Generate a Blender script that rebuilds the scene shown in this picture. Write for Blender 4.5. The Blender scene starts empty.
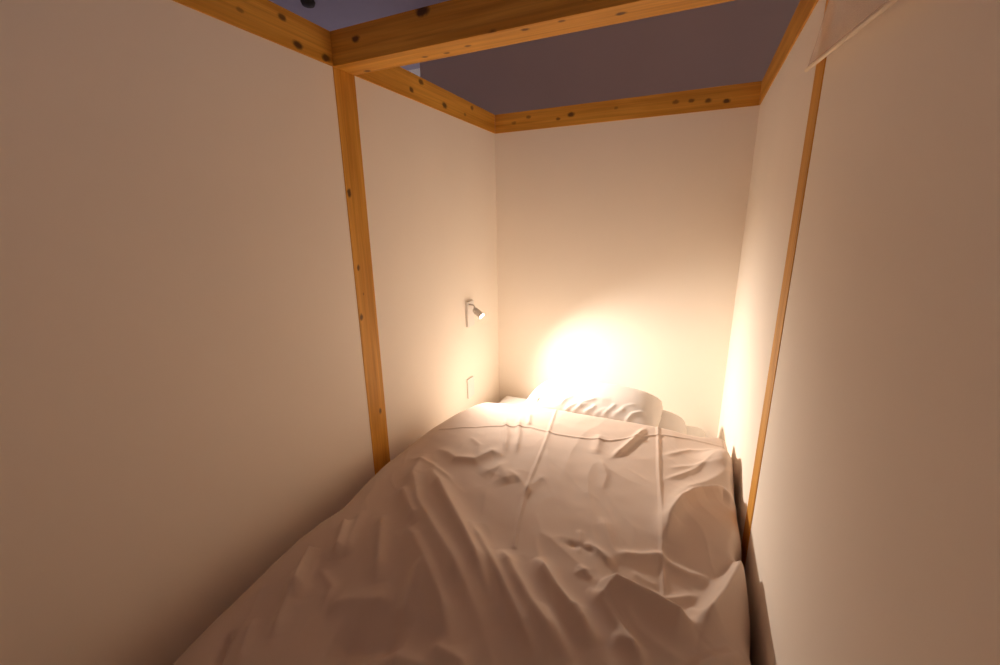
import bpy, bmesh, math, random
import numpy as np
from mathutils import Vector, Matrix
random.seed(4)
scene = bpy.context.scene
COL = scene.collection

# ------------------------------------------------------------------ measured numbers (metres, room coordinates)
K_PL = [(-1.1784, 1.2697, 1.7075, 0.009, 0.85), (-1.1784, 1.2771, 1.431, 0.007, 0.75), (-1.1784, 1.2903, 1.327, 0.004, 0.6), (-1.1784, 1.2663, 1.2385, 0.008, 0.8), (-1.1784, 1.3233, 0.807, 0.008, 0.8)]
K_PR = [(0.2216, 1.2289, 1.8651, 0.008, 0.8), (0.2216, 1.2358, 1.7609, 0.007, 0.6)]
K_LF = [(-1.1784, 1.0624, 2.1948, 0.008, 0.8), (-1.1784, 1.1099, 2.1369, 0.01, 0.85), (-1.1784, 1.2219, 2.1341, 0.01, 0.85), (-1.1784, 0.9253, 2.1618, 0.006, 0.5)]
K_LR = [(-1.1784, 1.7041, 2.1549, 0.009, 0.8), (-1.1784, 1.9771, 2.1507, 0.012, 0.8), (-1.1784, 2.2658, 2.1983, 0.01, 0.7), (-1.1784, 2.1828, 2.1497, 0.007, 0.5), (-1.1784, 1.781, 2.2034, 0.01, 0.75)]
K_B = [(-0.9603, 2.565, 2.1879, 0.008, 0.6), (-0.7045, 2.565, 2.1738, 0.011, 0.8), (-0.7804, 2.565, 2.1588, 0.007, 0.7), (-0.1553, 2.565, 2.175, 0.009, 0.6), (-0.0803, 2.565, 2.1723, 0.008, 0.65), (-0.0017, 2.565, 2.1631, 0.009, 0.75), (0.0799, 2.565, 2.1523, 0.009, 0.85), (-1.0536, 2.565, 2.1647, 0.008, 0.5), (-0.4555, 2.565, 2.1802, 0.006, 0.45)]
K_C = [(-0.8109, 1.2527, 2.2129, 0.013, 0.9), (-1.0727, 1.2527, 2.1822, 0.009, 0.85), (-0.5803, 1.2435, 2.1176, 0.01, 0.85), (-0.6872, 1.3058, 2.1176, 0.006, 0.7), (-0.7726, 1.3249, 2.1176, 0.006, 0.7), (-0.8536, 1.3217, 2.1176, 0.006, 0.7), (-1.109, 1.3394, 2.1176, 0.008, 0.8), (-0.4892, 1.277, 2.1176, 0.007, 0.8), (-0.3816, 1.2717, 2.1176, 0.006, 0.7), (-0.23, 1.3002, 2.1176, 0.008, 0.85)]
FOLDS = [([(-0.919, 1.269), (-0.862, 1.101), (-0.742, 0.966), (-0.602, 0.854), (-0.449, 0.733), (-0.349, 0.659)], 0.036, 0.035, 0.035), ([(-0.831, 1.171), (-0.615, 0.967), (-0.485, 0.842), (-0.362, 0.724)], 0.0396, 0.03, 0.03), ([(-0.723, 0.871), (-0.581, 0.763), (-0.476, 0.674), (-0.399, 0.599)], 0.027, 0.03, 0.03), ([(-0.417, 0.892), (-0.34, 0.813), (-0.249, 0.73), (-0.176, 0.673)], 0.0252, 0.022, 0.028), ([(-0.318, 0.902), (-0.237, 0.824), (-0.175, 0.776), (-0.123, 0.719)], 0.0216, 0.018, 0.018), ([(-0.865, 1.033), (-0.757, 0.933), (-0.687, 0.877)], 0.0216, 0.018, 0.018), ([(-0.834, 0.9), (-0.741, 0.774), (-0.666, 0.672)], 0.0216, 0.02, 0.02), ([(-0.926, 0.835), (-0.874, 0.76), (-0.836, 0.7)], 0.0252, 0.018, 0.018), ([(-0.934, 0.712), (-0.888, 0.631), (-0.84, 0.564)], 0.0252, 0.018, 0.018), ([(-0.908, 0.622), (-0.856, 0.557), (-0.828, 0.507), (-0.809, 0.473)], 0.0126, 0.012, 0.012), ([(-0.924, 0.457), (-0.884, 0.401), (-0.852, 0.355)], -0.0126, 0.01, 0.01), ([(-0.743, 0.577), (-0.668, 0.616), (-0.594, 0.645)], 0.0126, 0.03, 0.018), ([(-0.669, 0.52), (-0.578, 0.547), (-0.502, 0.555)], -0.0216, 0.05, 0.05), ([(-0.892, 1.323), (-0.78, 1.269), (-0.698, 1.28), (-0.663, 1.359), (-0.6, 1.345)], 0.0144, 0.026, 0.026), ([(-0.634, 1.197), (-0.589, 1.273), (-0.51, 1.183)], 0.0108, 0.034, 0.034), ([(-0.742, 1.671), (-0.663, 1.512), (-0.615, 1.379)], 0.0105, 0.01, 0.01), ([(-0.681, 1.696), (-0.616, 1.532), (-0.571, 1.389)], 0.0105, 0.01, 0.01), ([(-0.649, 1.757), (-0.609, 1.636)], 0.0084, 0.008, 0.008), ([(-0.551, 1.26), (-0.489, 1.224), (-0.442, 1.18), (-0.447, 1.137)], 0.0053, 0.014, 0.014), ([(-0.455, 1.157), (-0.44, 1.213), (-0.417, 1.288)], 0.0042, 0.016, 0.016), ([(-0.256, 0.99), (-0.217, 0.994), (-0.17, 0.985)], -0.0063, 0.012, 0.012), ([(-0.234, 1.061), (-0.207, 0.966)], 0.0042, 0.008, 0.008), ([(-0.212, 1.009), (-0.16, 0.99), (-0.116, 0.963)], 0.0084, 0.012, 0.012), ([(-0.185, 1.14), (-0.136, 1.033), (-0.099, 0.97)], 0.0053, 0.016, 0.016), ([(-0.206, 0.895), (-0.172, 0.917)], 0.0042, 0.008, 0.008), ([(-0.205, 0.924), (-0.161, 0.893)], 0.0042, 0.007, 0.007), ([(-0.129, 0.836), (-0.107, 0.871)], 0.0063, 0.007, 0.007), ([(-0.164, 0.862), (-0.124, 0.833), (-0.062, 0.771), (-0.015, 0.72)], 0.0126, 0.016, 0.016), ([(-0.181, 0.802), (-0.148, 0.76), (-0.113, 0.724)], 0.0095, 0.014, 0.014), ([(-0.088, 0.76), (-0.044, 0.749), (-0.016, 0.731)], 0.0095, 0.014, 0.014), ([(-0.14, 0.889), (-0.084, 0.871), (-0.018, 0.861), (0.047, 0.844), (0.088, 0.836)], 0.0504, 0.022, 0.028), ([(0.084, 0.832), (0.113, 0.886), (0.14, 0.947), (0.171, 1.03), (0.205, 1.116)], 0.0504, 0.022, 0.028), ([(-0.002, 1.09), (0.008, 1.184), (0.038, 1.282), (0.091, 1.37), (0.158, 1.422), (0.213, 1.389)], 0.0396, 0.022, 0.02), ([(-0.115, 1.005), (-0.059, 1.021), (0.0, 1.047)], 0.0105, 0.012, 0.018), ([(-0.023, 1.049), (0.022, 1.022), (0.065, 1.012), (0.112, 1.018)], 0.0084, 0.01, 0.01), ([(-0.072, 0.96), (-0.036, 0.947), (-0.002, 0.942)], 0.0032, 0.01, 0.01), ([(-0.046, 0.904), (0.018, 0.912), (0.088, 0.955)], 0.0074, 0.01, 0.01), ([(0.069, 0.748), (0.11, 0.788), (0.174, 0.837)], 0.0126, 0.014, 0.014), ([(-0.035, 1.597), (0.056, 1.684), (0.171, 1.707)], 0.0053, 0.012, 0.012), ([(-0.009, 1.516), (0.092, 1.573), (0.207, 1.578)], 0.0053, 0.012, 0.012), ([(-0.021, 1.422), (0.058, 1.516), (0.144, 1.632)], 0.0063, 0.01, 0.01), ([(0.003, 1.283), (0.06, 1.411), (0.172, 1.536), (0.237, 1.564)], 0.009, 0.02, 0.02), ([(-0.122, 1.796), (-0.151, 1.687), (-0.189, 1.565), (-0.216, 1.497)], 0.0126, 0.008, 0.014), ([(-0.296, 1.664), (-0.278, 1.495)], 0.0072, 0.02, 0.02), ([(-0.911, 0.894), (-0.857, 0.791), (-0.814, 0.721)], 0.0084, 0.014, 0.014), ([(-0.591, 0.758), (-0.563, 0.667), (-0.539, 0.604)], 0.0144, 0.02, 0.02), ([(-0.855, 0.66), (-0.775, 0.625), (-0.754, 0.578)], 0.0063, 0.012, 0.012), ([(-0.896, 0.492), (-0.856, 0.439), (-0.827, 0.401)], 0.0063, 0.012, 0.012), ([(-0.542, 0.949), (-0.419, 0.832), (-0.302, 0.721), (-0.215, 0.644)], 0.018, 0.018, 0.018), ([(-0.953, 1.213), (-0.839, 1.197), (-0.712, 1.13)], 0.0084, 0.014, 0.014), ([(-0.257, 0.769), (-0.202, 0.715), (-0.154, 0.671)], 0.0084, 0.014, 0.014), ([(-0.442, 0.58), (-0.389, 0.575), (-0.341, 0.573)], 0.0144, 0.02, 0.02), ([(-0.582, 0.52), (-0.488, 0.537), (-0.414, 0.537)], 0.0144, 0.03, 0.03), ([(0.067, 0.909), (0.088, 0.884), (0.1, 0.862)], 0.0053, 0.01, 0.01), ([(-0.084, 0.844), (-0.033, 0.796), (0.026, 0.772), (0.069, 0.768)], 0.0074, 0.014, 0.014), ([(-0.256, 1.465), (-0.213, 1.374), (-0.209, 1.279)], 0.0042, 0.012, 0.012), ([(-0.811, 1.451), (-0.732, 1.39), (-0.697, 1.304)], 0.0053, 0.01, 0.01)]
SEAMS = [([(-0.543, 1.837), (-0.491, 1.522), (-0.458, 1.243), (-0.416, 1.024), (-0.387, 0.92)], 0.005, 0.004), ([(-0.075, 1.849), (-0.043, 1.473), (-0.02, 1.243), (-0.005, 1.068), (0.009, 0.925)], 0.005, 0.004), ([(-0.979, 1.475), (-0.887, 1.524), (-0.744, 1.583), (-0.599, 1.622), (-0.474, 1.594), (-0.366, 1.601), (-0.246, 1.624), (-0.136, 1.706), (-0.061, 1.765), (0.056, 1.786), (0.222, 1.767)], 0.004, 0.004)]
WOOD_LIGHT = (0.74, 0.375, 0.055)
WOOD_DARK = (0.52, 0.225, 0.02)
WALLC = (0.91, 0.84, 0.735)
TAUPE = (0.72, 0.58, 0.5)
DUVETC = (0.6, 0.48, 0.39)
PILLOW = (-0.432, 2.17, 0.71, 0.43, 0.108)
PILLOW_ROT = (0.0, 0, -0.03)
PILLOW_FOLDS = [([(-0.16, -0.195), (-0.137, -0.161), (-0.075, -0.127)], 0.002, 0.0055, 0.0114), ([(-0.136, -0.185), (-0.115, -0.149), (-0.071, -0.112)], 0.0048, 0.0054, 0.0104), ([(-0.109, -0.206), (-0.079, -0.178), (-0.022, -0.151)], 0.0044, 0.0063, 0.0083), ([(-0.066, -0.198), (-0.033, -0.175), (0.013, -0.152)], 0.0037, 0.0043, 0.0076), ([(-0.039, -0.178), (-0.015, -0.149), (0.047, -0.121)], 0.0055, 0.0042, 0.0083), ([(-0.003, -0.193), (0.035, -0.172), (0.052, -0.152)], 0.0044, 0.0044, 0.0095), ([(0.044, -0.21), (0.066, -0.184), (0.116, -0.157)], 0.0021, 0.0043, 0.009), ([(0.092, -0.194), (0.125, -0.161), (0.146, -0.129)], 0.0043, 0.0045, 0.0097), ([(0.141, -0.188), (0.173, -0.166), (0.197, -0.145)], 0.0031, 0.007, 0.012), ([(0.166, -0.172), (0.191, -0.131), (0.241, -0.09)], 0.0022, 0.0051, 0.01), ([(0.205, -0.207), (0.232, -0.163), (0.289, -0.12)], 0.0043, 0.0054, 0.0084), ([(-0.3, -0.2), (-0.26, -0.16), (-0.22, -0.09)], 0.004, 0.006, 0.006), ([(-0.265, -0.2), (-0.262, -0.14), (-0.255, -0.08)], 0.005, 0.005, 0.005), ([(-0.1, -0.13), (0.0, -0.11), (0.12, -0.12)], 0.005, 0.02, 0.03)]
DUVET_T = 0.24
LONG_PROFILE = [(0, -0.06), (0.4, -0.02), (0.8, 0.0), (1.4, 0.005), (1.8, 0.0), (2.0, -0.01)]
CROSS_PROFILE = ([-1.1, -0.9, -0.5, -0.1, 0.2], [-0.02, -0.01, 0.012, 0.01, 0.0])
BUMPS = [(0.17, 1.88, 0.07, 0.045, 0.05), (0.17, 1.62, 0.06, 0.08, 0.06), (0.08, 1.2, 0.15, 0.14, 0.03)]
HEAD_EDGE = ([0, 0.1, 0.25, 0.5, 0.8, 1.0], [-0.16, -0.02, 0.0, -0.01, -0.01, -0.04])
LEFT_EDGE = [(0.1, -0.98), (0.3, -1.065), (0.5, -1.09), (0.75, -1.112), (0.93, -1.09), (1.02, -1.11), (1.2, -1.135), (1.5, -1.13), (1.7, -1.1), (1.9, -1.03), (2.0, -1.0)]
RIGHT_EDGE = [(0.1, 0.19), (0.6, 0.21), (0.8, 0.216), (0.9, 0.205), (0.965, 0.217), (1.06, 0.216), (1.14, 0.19), (1.22, 0.218), (2.0, 0.218)]
LOW_T = 0.107
WR1 = 0.006
WR2 = 0.0022
SPOT_W = 13.5
SPOT_COL = (1.0, 0.875, 0.77)
SPOT_ANGLE = 128
ROD_A = (0.2025, 1.32, 1.931)
ROD_B = (0.2025, 0.6, 1.84)
CUR_T0 = (0.205, 0.95, 2.105)
CUR_T1 = (0.205, 0.55, 2.105)
WORLD_COL = (0.8, 0.62, 0.6)
WORLD_S = 0.034
EXPO = 3.0

# ------------------------------------------------------------------ room
XL, XR, YB = -1.1784, 0.2216, 2.565       # inner faces of the timber frame
EYE = 1.60                                # camera height
ZT, ZB = EYE + 0.5176, EYE + 0.6227       # bottom and top of the rails
PY0, PY1 = 1.2527, 1.3570                 # the posts and the cross beam
REC = 0.005                               # the panels sit this far behind the timber
MAT_TOP = 0.44                            # mattress top

def sset(node, name, v):
    if name in node.inputs:
        node.inputs[name].default_value = v

# ------------------------------------------------------------------ materials
def base_mat(name):
    m = bpy.data.materials.new(name)
    m.use_nodes = True
    nt = m.node_tree
    return m, nt, nt.nodes['Principled BSDF']

def plain(name, col, rough=0.6, metal=0.0, spec=0.5, var=0.0, scale=6.0, bump=0.0, bscale=80.0, sheen=0.0):
    m, nt, b = base_mat(name)
    b.inputs['Base Color'].default_value = (*col, 1)
    b.inputs['Roughness'].default_value = rough
    b.inputs['Metallic'].default_value = metal
    sset(b, 'Specular IOR Level', spec)
    if sheen: sset(b, 'Sheen Weight', sheen)
    tc = nt.nodes.new('ShaderNodeTexCoord')
    if var:
        n = nt.nodes.new('ShaderNodeTexNoise'); n.inputs['Scale'].default_value = scale
        n.inputs['Detail'].default_value = 4
        nt.links.new(tc.outputs['Object'], n.inputs['Vector'])
        r = nt.nodes.new('ShaderNodeValToRGB')
        r.color_ramp.elements[0].position = 0.3; r.color_ramp.elements[1].position = 0.7
        r.color_ramp.elements[0].color = (*[c * (1 - var) for c in col], 1)
        r.color_ramp.elements[1].color = (*[min(1, c * (1 + var)) for c in col], 1)
        nt.links.new(n.outputs['Fac'], r.inputs['Fac'])
        nt.links.new(r.outputs['Color'], b.inputs['Base Color'])
    if bump:
        n2 = nt.nodes.new('ShaderNodeTexNoise'); n2.inputs['Scale'].default_value = bscale
        n2.inputs['Detail'].default_value = 5
        nt.links.new(tc.outputs['Object'], n2.inputs['Vector'])
        bp = nt.nodes.new('ShaderNodeBump'); bp.inputs['Strength'].default_value = bump
        bp.inputs['Distance'].default_value = 0.002
        nt.links.new(n2.outputs['Fac'], bp.inputs['Height'])
        nt.links.new(bp.outputs['Normal'], b.inputs['Normal'])
    return m

def wood(name, axis, knots, light=WOOD_LIGHT, dark=WOOD_DARK, seed=0.0):
    """pine: grain running along one axis, and dark knots at given object-space points"""
    m, nt, b = base_mat(name)
    L = nt.links.new
    tc = nt.nodes.new('ShaderNodeTexCoord')
    mp = nt.nodes.new('ShaderNodeMapping')
    sc = [22.0, 22.0, 22.0]; sc[axis] = 1.6
    mp.inputs['Scale'].default_value = sc
    mp.inputs['Location'].default_value = (seed, seed * 1.7, seed * 0.6)
    L(tc.outputs['Object'], mp.inputs['Vector'])
    n = nt.nodes.new('ShaderNodeTexNoise'); n.inputs['Scale'].default_value = 1.0
    n.inputs['Detail'].default_value = 6; n.inputs['Distortion'].default_value = 0.6
    L(mp.outputs['Vector'], n.inputs['Vector'])
    r = nt.nodes.new('ShaderNodeValToRGB')
    e = r.color_ramp.elements
    e[0].position = 0.32; e[0].color = (*dark, 1)
    e[1].position = 0.66; e[1].color = (*light, 1)
    L(n.outputs['Fac'], r.inputs['Fac'])
    out = r.outputs['Color']
    # fine growth lines
    mp2 = nt.nodes.new('ShaderNodeMapping')
    sc2 = [160.0] * 3; sc2[axis] = 2.5
    mp2.inputs['Scale'].default_value = sc2
    L(tc.outputs['Object'], mp2.inputs['Vector'])
    n2 = nt.nodes.new('ShaderNodeTexNoise'); n2.inputs['Scale'].default_value = 1.0
    n2.inputs['Detail'].default_value = 2
    L(mp2.outputs['Vector'], n2.inputs['Vector'])
    r2 = nt.nodes.new('ShaderNodeMapRange')
    r2.inputs['From Min'].default_value = 0.3; r2.inputs['From Max'].default_value = 0.7
    r2.inputs['To Min'].default_value = 0.86; r2.inputs['To Max'].default_value = 1.08
    L(n2.outputs['Fac'], r2.inputs['Value'])
    mx = nt.nodes.new('ShaderNodeMix'); mx.data_type = 'RGBA'; mx.blend_type = 'MULTIPLY'
    mx.inputs[0].default_value = 1.0
    L(out, mx.inputs[6]); L(r2.outputs['Result'], mx.inputs[7])
    out = mx.outputs[2]
    # knots
    wob = nt.nodes.new('ShaderNodeTexNoise'); wob.inputs['Scale'].default_value = 60
    L(tc.outputs['Object'], wob.inputs['Vector'])
    for (p, rad, dk) in knots:
        s = [1.0, 1.0, 1.0]; s[axis] = 0.62
        mk = nt.nodes.new('ShaderNodeMapping'); mk.inputs['Scale'].default_value = s
        L(tc.outputs['Object'], mk.inputs['Vector'])
        d = nt.nodes.new('ShaderNodeVectorMath'); d.operation = 'DISTANCE'
        d.inputs[1].default_value = [p[i] * s[i] for i in range(3)]
        L(mk.outputs['Vector'], d.inputs[0])
        ad = nt.nodes.new('ShaderNodeMath'); ad.operation = 'MULTIPLY_ADD'
        ad.inputs[1].default_value = rad * 0.9; 
        L(wob.outputs['Fac'], ad.inputs[0]); L(d.outputs['Value'], ad.inputs[2])
        mr = nt.nodes.new('ShaderNodeMapRange'); mr.interpolation_type = 'SMOOTHSTEP'
        mr.inputs['From Min'].default_value = rad * 1.05; mr.inputs['From Max'].default_value = rad * 2.0
        mr.inputs['To Min'].default_value = dk; mr.inputs['To Max'].default_value = 0.0
        L(ad.outputs[0], mr.inputs['Value'])
        mm = nt.nodes.new('ShaderNodeMix'); mm.data_type = 'RGBA'
        L(mr.outputs['Result'], mm.inputs[0]); L(out, mm.inputs[6])
        mm.inputs[7].default_value = (0.035, 0.010, 0.004, 1)
        out = mm.outputs[2]
    L(out, b.inputs['Base Color'])
    b.inputs['Roughness'].default_value = 0.55
    sset(b, 'Specular IOR Level', 0.3)
    bp = nt.nodes.new('ShaderNodeBump'); bp.inputs['Strength'].default_value = 0.25
    bp.inputs['Distance'].default_value = 0.0015
    L(n2.outputs['Fac'], bp.inputs['Height']); L(bp.outputs['Normal'], b.inputs['Normal'])
    return m

M_WALL = plain('wall_board', WALLC, 0.75, spec=0.2, var=0.012, scale=2.5, bump=0.05, bscale=220)
M_FLOOR = plain('floor_boards', (0.36, 0.24, 0.14), 0.6, var=0.15, scale=5)
M_HALLC = plain('hall_ceiling', (0.72, 0.72, 0.92), 0.9, var=0.02)  # bluish daylight of the hall is put into this colour
M_HALLW = plain('hall_taupe', TAUPE, 0.9, var=0.03, scale=1.5)
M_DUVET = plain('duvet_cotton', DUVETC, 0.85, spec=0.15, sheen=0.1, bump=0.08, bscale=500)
M_PILLOW = plain('pillow_cotton', (0.62, 0.57, 0.52), 0.8, spec=0.2, sheen=0.1, bump=0.06, bscale=500)
M_SHEET = plain('sheet_cotton', (0.72, 0.69, 0.65), 0.85, spec=0.15, bump=0.06, bscale=500)
M_PLASTIC = plain('white_plastic', (0.80, 0.78, 0.74), 0.4, var=0.01)
M_LAMPMETAL = plain('lamp_enamel', (0.72, 0.69, 0.64), 0.35, metal=0.1, var=0.02)
M_DARK = plain('dark_slot', (0.05, 0.045, 0.04), 0.5, var=0.05)
M_ROD = plain('pale_dowel', (0.90, 0.78, 0.60), 0.5, var=0.06, scale=20)

def emis(name, col, s):
    m, nt, b = base_mat(name)
    b.inputs['Base Color'].default_value = (0.9, 0.85, 0.75, 1)
    sset(b, 'Emission Color', (*col, 1)); sset(b, 'Emission Strength', s)
    n = nt.nodes.new('ShaderNodeTexNoise'); n.inputs['Scale'].default_value = 30
    return m
M_LENS = emis('lamp_lens', (1.0, 0.80, 0.55), 30.0)

# gauzy cloth
m, nt, b = base_mat('gauze')
for k in list(nt.nodes):
    if k.type != 'OUTPUT_MATERIAL': nt.nodes.remove(k)
out = [k for k in nt.nodes if k.type == 'OUTPUT_MATERIAL'][0]
df = nt.nodes.new('ShaderNodeBsdfDiffuse'); df.inputs['Color'].default_value = (0.92, 0.84, 0.76, 1)
tl = nt.nodes.new('ShaderNodeBsdfTranslucent'); tl.inputs['Color'].default_value = (0.92, 0.84, 0.76, 1)
tp = nt.nodes.new('ShaderNodeBsdfTransparent')
m1 = nt.nodes.new('ShaderNodeMixShader'); m1.inputs[0].default_value = 0.4
m2 = nt.nodes.new('ShaderNodeMixShader')
tc = nt.nodes.new('ShaderNodeTexCoord')
nz = nt.nodes.new('ShaderNodeTexNoise'); nz.inputs['Scale'].default_value = 900
nt.links.new(tc.outputs['Object'], nz.inputs['Vector'])
mr = nt.nodes.new('ShaderNodeMapRange'); mr.inputs['To Min'].default_value = 0.25; mr.inputs['To Max'].default_value = 0.65
nt.links.new(nz.outputs['Fac'], mr.inputs['Value']); nt.links.new(mr.outputs['Result'], m2.inputs[0])
nt.links.new(df.outputs[0], m1.inputs[1]); nt.links.new(tl.outputs[0], m1.inputs[2])
nt.links.new(tp.outputs[0], m2.inputs[1]); nt.links.new(m1.outputs[0], m2.inputs[2])
nt.links.new(m2.outputs[0], out.inputs['Surface'])
M_GAUZE = m

# ------------------------------------------------------------------ mesh helpers
def link(name, me, mat, parent=None, loc=None, smooth=False):
    o = bpy.data.objects.new(name, me); COL.objects.link(o)
    if mat: me.materials.append(mat)
    if smooth:
        for p in me.polygons: p.use_smooth = True
    if loc: o.location = loc
    if parent: o.parent = parent
    return o

def from_bm(name, bm, mat, parent=None, loc=None, smooth=False):
    bmesh.ops.recalc_face_normals(bm, faces=bm.faces)
    me = bpy.data.meshes.new(name); bm.to_mesh(me); bm.free()
    return link(name, me, mat, parent, loc, smooth)

def box_bm(bm, x0, x1, y0, y1, z0, z1, bev=0.0, seg=2):
    r = bmesh.ops.create_cube(bm, size=1.0)
    vs = r['verts']
    for v in vs:
        v.co = Vector(((x0 + x1) / 2 + v.co.x * (x1 - x0), (y0 + y1) / 2 + v.co.y * (y1 - y0), (z0 + z1) / 2 + v.co.z * (z1 - z0)))
    if bev:
        es = list({e for v in vs for e in v.link_edges})
        bmesh.ops.bevel(bm, geom=es, offset=bev, segments=seg, affect='EDGES', profile=0.6)

def box(name, x0, x1, y0, y1, z0, z1, mat, bev=0.0, parent=None):
    c = ((x0 + x1) / 2, (y0 + y1) / 2, (z0 + z1) / 2)
    bm = bmesh.new()
    box_bm(bm, x0 - c[0], x1 - c[0], y0 - c[1], y1 - c[1], z0 - c[2], z1 - c[2], bev)
    loc = c if parent is None else tuple(Vector(c) - parent.location)
    return from_bm(name, bm, mat, parent, loc)

def frame_axis(d):
    d = Vector(d).normalized()
    return d.to_track_quat('Z', 'Y').to_matrix().to_4x4()

def lathe_bm(bm, prof, origin, d, n=28):
    """prof: (radius, distance along d) pairs; closed at both ends"""
    Mx = Matrix.Translation(Vector(origin)) @ frame_axis(d)
    rings = []
    for r, h in prof:
        if r < 1e-6:
            rings.append([bm.verts.new(Mx @ Vector((0, 0, h)))])
        else:
            rings.append([bm.verts.new(Mx @ Vector((r * math.cos(2 * math.pi * i / n), r * math.sin(2 * math.pi * i / n), h))) for i in range(n)])
    for a, c in zip(rings, rings[1:]):
        for i in range(n):
            j = (i + 1) % n
            if len(a) == 1 and len(c) > 1: bm.faces.new((a[0], c[j], c[i]))
            elif len(c) == 1 and len(a) > 1: bm.faces.new((a[i], a[j], c[0]))
            elif len(a) > 1: bm.faces.new((a[i], a[j], c[j], c[i]))

def tube_bm(bm, pts, r, n=10):
    pts = [Vector(p) for p in pts]
    rings = []
    for i, p in enumerate(pts):
        t = (pts[min(i + 1, len(pts) - 1)] - pts[max(i - 1, 0)])
        Mx = Matrix.Translation(p) @ frame_axis(t)
        rings.append([bm.verts.new(Mx @ Vector((r * math.cos(2 * math.pi * k / n), r * math.sin(2 * math.pi * k / n), 0))) for k in range(n)])
    for a, c in zip(rings, rings[1:]):
        for k in range(n):
            bm.faces.new((a[k], a[(k + 1) % n], c[(k + 1) % n], c[k]))
    bm.faces.new(rings[0][::-1]); bm.faces.new(rings[-1])

def tag(o, label=None, cat=None, group=None, kind=None):
    for k, v in (('label', label), ('category', cat), ('group', group), ('kind', kind)):
        if v: o[k] = v
    return o

def empty(name, loc):
    o = bpy.data.objects.new(name, None); COL.objects.link(o); o.location = loc
    o.empty_display_size = 0.05
    return o

# ------------------------------------------------------------------ the setting
YF = -0.75
tag(box('floor', -3.4, 2.6, -2.2, 4.2, -0.06, 0.0, M_FLOOR), kind='structure')
tag(box('wall_left', XL - 0.035, XL - REC, YF, YB + REC, 0.0, ZT, M_WALL), kind='structure')
tag(box('wall_right', XR + REC, XR + 0.035, YF, YB + REC, 0.0, ZT, M_WALL), kind='structure')
tag(box('wall_back', XL - 0.035, XR + 0.035, YB + REC, YB + 0.035, 0.0, ZT, M_WALL), kind='structure')
tag(box('wall_bounce', XL - 0.035, XR + 0.035, YF - 0.035, YF, 0.0, 1.60, M_WALL), kind='structure')  # low unseen wall added behind the camera to bounce light into the nook
# the room beyond the open top
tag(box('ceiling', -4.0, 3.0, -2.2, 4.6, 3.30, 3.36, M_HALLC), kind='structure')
tag(box('wall_hall', -2.385, 3.0, 3.60, 3.75, 0.0, 3.30, M_HALLW), kind='structure')
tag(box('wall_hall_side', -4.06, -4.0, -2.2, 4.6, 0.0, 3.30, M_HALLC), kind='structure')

# ------------------------------------------------------------------ timber frame
BT = 0.105
def timber(name, x0, x1, y0, y1, z0, z1, axis, knots, label, cat, seed):
    c = Vector(((x0 + x1) / 2, (y0 + y1) / 2, (z0 + z1) / 2))
    kn = [(tuple(Vector(k[:3]) - c), k[3], k[4]) for k in knots]
    o = box(name, x0, x1, y0, y1, z0, z1, wood('pine_' + str(seed), axis, kn, seed=seed), 0.0015)
    tag(o, label, cat, kind='thing')
    return o
timber('timber_rail', XL - BT, XL, YF, PY0, ZT, ZB, 1, K_LF,
       'knotty pine top rail over the near left wall, in front of the cross beam', 'rail', 1.0)
timber('timber_rail', XL - BT, XL, PY0, YB, ZT, ZB, 1, K_LR,
       'knotty pine top rail on the left wall between cross beam and back corner', 'rail', 2.0)
timber('timber_rail', XL, XR, YB, YB + BT, ZT, ZB, 0, K_B,
       'knotty pine top rail above the back wall behind the pillow', 'rail', 3.0)
timber('timber_rail', XR, XR + BT, YF, YB, ZT, ZB, 1, [],
       'pine top rail above the right wall, running to the back corner', 'rail', 4.0)
timber('cross_beam', XL, XR, PY0, PY1, ZT, ZB, 0, K_C,
       'thick pine cross beam spanning overhead from left post to right wall', 'beam', 5.0)
timber('timber_post', XL - 0.04, XL - 0.003, PY0, PY1, 0.0, ZT, 2, K_PL,
       'knotty upright pine post on the left wall under the cross beam', 'post', 6.0)
timber('timber_post', XR + 0.003, XR + 0.04, PY0, PY1 - 0.012, 0.0, ZT, 2, K_PR,
       'narrow looking upright pine post on the right wall beside the duvet', 'post', 7.0)

# ------------------------------------------------------------------ bed
MX0, MX1, MY0, MY1 = XL + 0.04, XR - 0.05, 0.38, YB - 0.03
bed = empty('bed', ((MX0 + MX1) / 2, (MY0 + MY1) / 2, 0.0))
tag(bed, 'low wooden bed with a white sheeted mattress filling the sleeping nook', 'bed')
M_PLAT = wood('platform_wood', 1, [], seed=9.0)
box('bed_base', MX0 + 0.02, MX1 - 0.02, MY0 + 0.02, MY1 - 0.02, 0.0, 0.20, M_PLAT, 0.004, bed)

def cushion(name, nx, ny, fn, mat, parent=None, loc=None):
    """closed quad shell from fn(u, v, side) with u, v in -1..1 and a shared rim"""
    us = np.sin(np.linspace(-math.pi / 2, math.pi / 2, nx)); vs = np.sin(np.linspace(-math.pi / 2, math.pi / 2, ny))
    U, V = np.meshgrid(us, vs, indexing='ij')
    top = fn(U, V, 1); bot = fn(U, V, -1)
    idt = np.arange(nx * ny).reshape(nx, ny); idb = idt.copy()
    inner = np.zeros((nx, ny), bool); inner[1:-1, 1:-1] = True
    idb[inner] = nx * ny + np.arange(inner.sum())
    co = np.concatenate([top.reshape(-1, 3), bot[inner]])
    f = []
    q = lambda A: np.stack([A[:-1, :-1], A[1:, :-1], A[1:, 1:], A[:-1, 1:]], -1).reshape(-1, 4)
    faces = np.concatenate([q(idt), q(idb)[:, ::-1]])
    me = bpy.data.meshes.new(name)
    me.from_pydata(co.tolist(), [], faces.tolist()); me.update()
    return link(name, me, mat, parent, loc, True)

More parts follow.
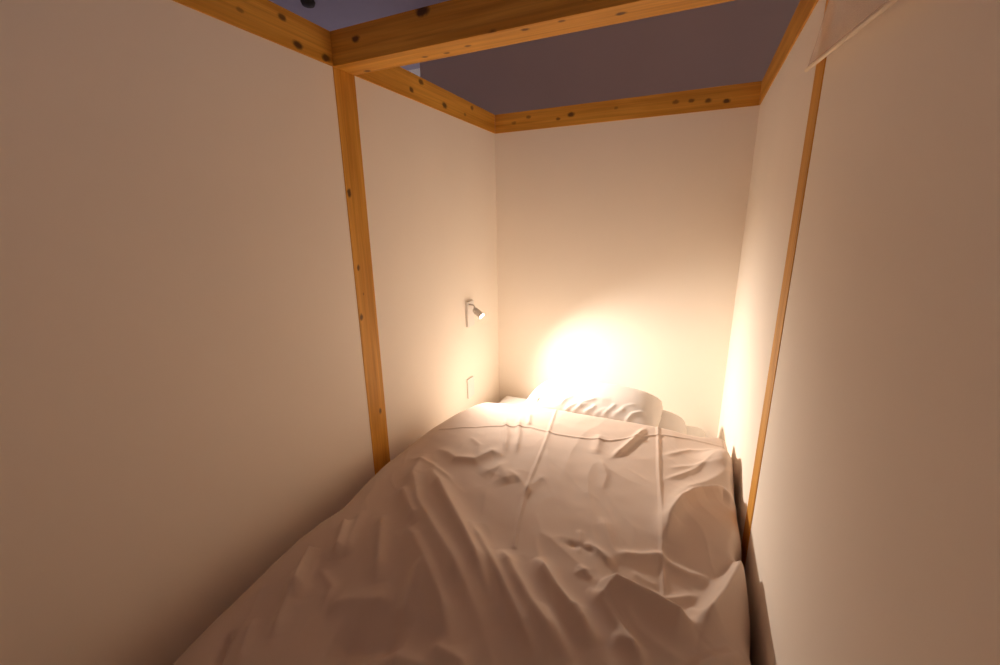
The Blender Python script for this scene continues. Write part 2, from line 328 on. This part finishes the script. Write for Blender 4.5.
def noise2(x, y, seed, n=7, f0=3.0):
    rs = np.random.RandomState(seed); o = np.zeros_like(x)
    for i in range(n):
        f = f0 * (1 + 0.5 * i); a = rs.uniform(0, 2 * math.pi); ph = rs.uniform(0, 6.28)
        o += np.sin(f * (x * math.cos(a) + y * math.sin(a)) + ph + 1.3 * np.sin(f * 0.6 * (x * math.sin(a) - y * math.cos(a)) + ph * 2)) / (1 + 0.5 * i)
    return o / n

def mattress_fn(U, V, s):
    x = (MX1 - MX0) / 2 * np.sign(U) * (1 - (1 - np.abs(U)) ** 1.0); y = (MY1 - MY0) / 2 * V
    e = np.minimum((1 - np.abs(U)) * (MX1 - MX0) / 2, (1 - np.abs(V)) * (MY1 - MY0) / 2)
    r = 0.09; t = np.where(e < r, np.sqrt(np.clip(1 - (1 - e / r) ** 2, 0, 1)), 1.0)
    h = (MAT_TOP - 0.20) / 2
    z = 0.20 + h + s * h * t
    if s > 0: z = z + t * (0.006 * noise2(x, y, 3))
    return np.stack([x, y, z], -1)
cushion('mattress', 60, 90, mattress_fn, M_SHEET, bed)

# pillow
PX, PYC, PW, PD, PT = PILLOW
def seg_field(x, y, pts, wl, wr, taper=True):
    """profile 0..1 around a polyline; wl / wr are the widths to its left and right"""
    P = np.array(pts, float)
    L = np.linalg.norm(np.diff(P, axis=0), axis=1); S = np.concatenate([[0], np.cumsum(L)])
    best = np.full(x.shape, 1e9); sgn = np.zeros_like(x); s_at = np.zeros_like(x)
    for i in range(len(P) - 1):
        d = (P[i + 1] - P[i]) / (L[i] + 1e-9)
        rx, ry = x - P[i, 0], y - P[i, 1]
        t = np.clip(rx * d[0] + ry * d[1], 0, L[i])
        ox, oy = rx - t * d[0], ry - t * d[1]
        dist = np.hypot(ox, oy)
        mk = dist < best
        best = np.where(mk, dist, best)
        sgn = np.where(mk, np.sign(d[0] * ry - d[1] * rx), sgn)
        s_at = np.where(mk, (S[i] + t) / (S[-1] + 1e-9), s_at)
    w = np.where(sgn > 0, wl, wr)
    f = np.exp(-((np.sqrt(best ** 2 + 0.0016 ** 2) - 0.0016) / w) ** 1.4)
    if taper:
        f = f * np.clip(np.sin(math.pi * np.clip(s_at, 0.0, 1.0)) * 1.6 + 0.12, 0, 1)
    return f

def pillow_fn(U, V, s):
    tu = (1 - np.abs(U) ** 4.0); tv = (1 - np.abs(V) ** 2.4)
    t = np.clip(tu, 0, 1) ** 0.5 * np.clip(tv, 0, 1) ** 0.5
    x = PW / 2 * U * (1 - 0.07 * (1 - V ** 2)) ; y = PD / 2 * V * (1 - 0.06 * (1 - U ** 2))
    x = PW / 2 * U * (1 - 0.05 * V ** 2 * np.abs(U)); 
    if s > 0:
        z = PT * t
        z = z * (1 + 0.06 * np.sin(3 * U + 0.6))
        for (pts, h, wl, wr) in PILLOW_FOLDS:
            z = z + 1.3 * h * seg_field(x, y, pts, wl, wr) * np.clip(t * 2.5, 0, 1)
        z = z + 0.004 * noise2(x, y, 8, f0=9) * t
    else:
        z = -0.018 * t
    return np.stack([x, y, z], -1)
def make_pillow(loc, rot, label, fn):
    p = empty('pillow', loc); p.rotation_euler = rot
    tag(p, label, 'pillow')
    cushion('pillowcase', 150, 110, fn, M_PILLOW, p)
    rim = []                                   # the stitched edge round the case
    for k in range(121):
        a = 2 * math.pi * k / 120
        c, s_ = math.cos(a), math.sin(a)
        q = 0.22
        u = math.copysign(abs(c) ** q, c); v = math.copysign(abs(s_) ** q, s_)
        rim.append((PW / 2 * u * (1 - 0.05 * v * v * abs(u)), PD / 2 * v * (1 - 0.06 * (1 - u * u)), 0.0))
    bm = bmesh.new(); tube_bm(bm, rim, 0.0035, 8)
    from_bm('seam', bm, M_PILLOW, p, smooth=True)
    return p
def low_fn(U, V, s):
    t = np.clip(1 - np.abs(U) ** 4, 0, 1) ** 0.5 * np.clip(1 - np.abs(V) ** 3, 0, 1) ** 0.5
    x = PW / 2 * U * (1 - 0.05 * V ** 2 * np.abs(U)); y = PD / 2 * V * (1 - 0.06 * (1 - U ** 2))
    z = (LOW_T * t + 0.003 * noise2(x, y, 31, f0=9) * t) if s > 0 else -0.018 * t
    return np.stack([x, y, z], -1)
make_pillow((PX + 0.135, PYC + 0.06, MAT_TOP + 0.030), (0, 0, 0.02),
            'flatter white pillow lying underneath, only its right end showing beside the wall', low_fn)
make_pillow((PX, PYC, MAT_TOP + 0.030 + LOW_T + 0.024), PILLOW_ROT,
            'plump creased white pillow on top, at the head of the bed behind the duvet', pillow_fn)

# duvet: a closed puffed shell whose top carries the folds
def ip(tab, y):
    T = np.array(tab); return np.interp(y, T[:, 0], T[:, 1])
DY0, DY1 = 0.14, 1.93
def smooth_ip(tab, y):
    o = 0
    for k in (-0.03, -0.015, 0, 0.015, 0.03): o = o + ip(tab, y + k)
    return o / 5
def puff(e, r, p=2.2):
    e = np.clip(e, 0, None)
    return np.where(e < r, np.clip(1 - (1 - np.clip(e / r, 0, 1)) ** p, 0, 1) ** (1 / p), 1.0)
def duvet_fn(x, y, xl, xr, head):
    el = x - xl; er = xr - x; eh = head - y; ef = y - DY0
    t = puff(el, 0.16) * puff(er, 0.045, 2.8) * puff(eh, 0.10, 2.2) * puff(ef, 0.30)
    z = DUVET_T * t
    edge = np.clip(t, 0, 1) ** 1.5
    z = z + edge * ip(LONG_PROFILE, y) + edge * np.interp(x, *CROSS_PROFILE)
    for (pts, h, wl, wr) in FOLDS:
        z = z + h * seg_field(x, y, pts, wl, wr) * edge * (1 + 0.7 * np.clip((1.05 - y) / 0.45, 0, 1))
    for (pts, h, w) in SEAMS:
        z = z + h * seg_field(x, y, pts, w, w, False) * edge
    for (cx, cy, rx, ry, h) in BUMPS:
        z = z + h * np.exp(-((x - cx) / rx) ** 2 - ((y - cy) / ry) ** 2) * np.clip(t * 1.5, 0, 1)
    # long soft wrinkles pulled down the bed, and fine creasing
    a = x * 0.90 + y * 0.42; l = -x * 0.42 + y * 0.90
    w1 = noise2(a + 0.05 * np.sin(6 * l), l * 0.28, 21, n=6, f0=11)
    w2 = noise2(a * 1.0 + 0.03 * np.sin(9 * l + 1), l * 0.4, 22, n=6, f0=20)
    z = z + edge * (WR1 * np.exp(-np.abs(w1) * 7) + WR2 * np.exp(-np.abs(w2) * 8)) * (0.35 + 0.65 * np.clip((1.7 - y) / 0.6, 0, 1))
    z = z + edge * (0.010 * noise2(x, y, 11, f0=5) + 0.0035 * noise2(x * 0.8 + y * 0.3, y, 12, f0=22))
    return z
NU, NV = 340, 470
uu = np.linspace(0, 1, NU); uu = 0.5 - 0.5 * np.cos(math.pi * uu); uu = 0.55 * uu + 0.45 * np.linspace(0, 1, NU)
vv = np.linspace(0, 1, NV); vv = 0.35 * (0.5 - 0.5 * np.cos(math.pi * vv)) + 0.65 * vv
Ug, Vg = np.meshgrid(uu, vv, indexing='ij')
head = DY1 + np.interp(Ug, *HEAD_EDGE)
Y = DY0 + (head - DY0) * Vg
xl = smooth_ip(LEFT_EDGE, Y); xr = smooth_ip(RIGHT_EDGE, Y)
X = xl + (xr - xl) * Ug
Z = duvet_fn(X, Y, xl, xr, head)
# the sides belly out below the top
top = np.stack([X, Y, MAT_TOP + 0.012 + np.clip(Z, 0, None)], -1)
n = NU * NV
idt = np.arange(n).reshape(NU, NV); idb = idt.copy()
inner = np.zeros((NU, NV), bool); inner[1:-1, 1:-1] = True
idb[inner] = n + np.arange(inner.sum())
bot = top.copy(); bot[..., 2] = MAT_TOP + 0.010
co = np.concatenate([top.reshape(-1, 3), bot[inner]])
q = lambda A: np.stack([A[:-1, :-1], A[1:, :-1], A[1:, 1:], A[:-1, 1:]], -1).reshape(-1, 4)
me = bpy.data.meshes.new('duvet')
me.from_pydata(co.tolist(), [], np.concatenate([q(idt), q(idb)[:, ::-1]]).tolist()); me.update()
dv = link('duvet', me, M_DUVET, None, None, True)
tag(dv, 'rumpled white duvet spread over the bed up to the pillow', 'duvet')

# ------------------------------------------------------------------ reading lamp
LP = Vector((XL - REC, 2.155, EYE - 0.53))
lamp = empty('wall_lamp', LP)
tag(lamp, 'small swivel spot reading lamp glowing on the left wall near the corner', 'lamp')
bm = bmesh.new(); box_bm(bm, 0.0, 0.016, -0.040, 0.040, -0.076, 0.076, 0.003)
from_bm('mounting_plate', bm, M_PLASTIC, lamp)
bm = bmesh.new()
tube_bm(bm, [(0.012, -0.022, 0.060), (0.045, -0.024, 0.059), (0.052, -0.024, 0.052), (0.053, -0.024, 0.030), (0.053, -0.024, 0.006)], 0.0055, 12)
from_bm('arm', bm, M_LAMPMETAL, lamp, smooth=True)
HD = Vector((0.80, -0.10, -0.59)).normalized()
H0 = Vector((0.053, -0.022, 0.020)) - HD * 0.016 + Vector((0.006, 0.004, 0.004))
bm = bmesh.new()
lathe_bm(bm, [(0, 0), (0.013, 0.0), (0.0165, 0.004), (0.0175, 0.012), (0.0175, 0.016), (0.0165, 0.017), (0.0165, 0.020), (0.0185, 0.021),
              (0.0195, 0.060), (0.0195, 0.064), (0.0175, 0.064), (0.0165, 0.058), (0, 0.058)], H0, HD)
hd = from_bm('lamp_head', bm, M_LAMPMETAL, lamp, smooth=True)
bm = bmesh.new(); lathe_bm(bm, [(0, 0.0590), (0.0160, 0.0590), (0.0162, 0.0605), (0.010, 0.0625), (0, 0.0632)], H0, HD)
lens = from_bm('lens', bm, M_LENS, hd, smooth=True); tag(lens, 'glowing lens')
bm = bmesh.new(); lathe_bm(bm, [(0, -0.004), (0.007, -0.004), (0.008, 0.0), (0.008, 0.018), (0, 0.018)], (0.053, -0.022, 0.016), (0.2, 0.9, -0.1))
from_bm('knuckle', bm, M_LAMPMETAL, lamp, smooth=True)
sp = bpy.data.lights.new('spot', 'SPOT'); sp.energy = SPOT_W; sp.color = SPOT_COL
sp.spot_size = math.radians(SPOT_ANGLE); sp.spot_blend = 1.0; sp.shadow_soft_size = 0.035
so = bpy.data.objects.new('spot', sp); COL.objects.link(so); so.parent = lamp
so.location = H0 + HD * 0.068
so.rotation_euler = HD.to_track_quat('-Z', 'Y').to_euler()

# flat plate below it
bm = bmesh.new(); box_bm(bm, 0.0, 0.011, -0.038, 0.038, -0.062, 0.062, 0.004, 3)
sk = from_bm('wall_plate', bm, M_PLASTIC, None, (XL - REC, 2.135, EYE - 0.990))
tag(sk, 'small flat white plate low on the left wall under the spot lamp', 'plate')

# ------------------------------------------------------------------ short curtain by the right wall
CA, CB = Vector(ROD_A), Vector(ROD_B)
cur = empty('curtain', CA)
tag(cur, 'sheer white curtain with a pale wooden hem rod by the right wall', 'curtain')
bm = bmesh.new(); tube_bm(bm, [(0, 0, 0), (CB - CA) * 0.5, CB - CA], 0.0042, 14)
from_bm('hem_rod', bm, M_ROD, cur, smooth=True)
nu, nv = 90, 40
T0, T1 = Vector(CUR_T0), Vector(CUR_T1)
vs = []
for i in range(nu):
    u = i / (nu - 1)
    for j in range(nv):
        v = j / (nv - 1)
        p = CA.lerp(CB, u) * (1 - v) + T0.lerp(T1, u) * v
        amp = 0.007 * math.sin(math.pi * min(1, v * 1.1)) 
        p = p + Vector((-amp * (math.sin(u * 17 + 2.2 * v) + 0.5 * math.sin(u * 31 + 1)), -0.03 * math.sin(math.pi * v) * (1 - u) ** 4, 0))
        vs.append(tuple(p - CA))
fs = [(i * nv + j, (i + 1) * nv + j, (i + 1) * nv + j + 1, i * nv + j + 1) for i in range(nu - 1) for j in range(nv - 1)]
me = bpy.data.meshes.new('cloth'); me.from_pydata(vs, [], fs); me.update()
cl = link('cloth', me, M_GAUZE, cur, None, True)
sd = cl.modifiers.new('thickness', 'SOLIDIFY'); sd.thickness = 0.0008

# dark round fitting on the hall ceiling, only its edge in view
bm = bmesh.new(); lathe_bm(bm, [(0, 0), (0.05, 0), (0.055, 0.012), (0.045, 0.035), (0, 0.04)], (0, 0, 0), (0, 0, -1))
sm = from_bm('ceiling_fitting', bm, M_DARK, None, (-2.95, 2.93, 3.30), True)
tag(sm, 'small dark round fitting on the bluish ceiling beyond the left rail', 'ceiling fitting')

# ------------------------------------------------------------------ light of the hall, camera
w = bpy.data.worlds.new('World'); scene.world = w; w.use_nodes = True
bg = w.node_tree.nodes['Background']
bg.inputs['Color'].default_value = (*WORLD_COL, 1); bg.inputs['Strength'].default_value = WORLD_S

cam = bpy.data.cameras.new('Camera'); co_ = bpy.data.objects.new('Camera', cam); COL.objects.link(co_)
yaw, pitch, roll = 0.4275, 0.2589, -0.0165
fw = Vector((-math.sin(yaw) * math.cos(pitch), math.cos(yaw) * math.cos(pitch), -math.sin(pitch)))
rt = fw.cross(Vector((0, 0, 1))).normalized(); up = rt.cross(fw)
c, s = math.cos(roll), math.sin(roll)
r2, u2 = c * rt + s * up, -s * rt + c * up
Mc = Matrix((r2, u2, -fw)).transposed().to_4x4(); Mc.translation = Vector((0, 0, EYE))
co_.matrix_world = Mc
cam.sensor_width = 36.0; cam.lens = 36.0 * 422.4 / 1000.0
cam.clip_start = 0.01; cam.clip_end = 100
scene.camera = co_
scene.view_settings.view_transform = 'Standard'
scene.view_settings.look = 'None'
scene.view_settings.gamma = 1.0
scene.view_settings.use_curve_mapping = False
scene.view_settings.exposure = EXPO
cy = scene.cycles
cy.max_bounces = 24; cy.diffuse_bounces = 24; cy.glossy_bounces = 6; cy.transparent_max_bounces = 12
cy.use_denoising = True
cy.sample_clamp_indirect = 0.0
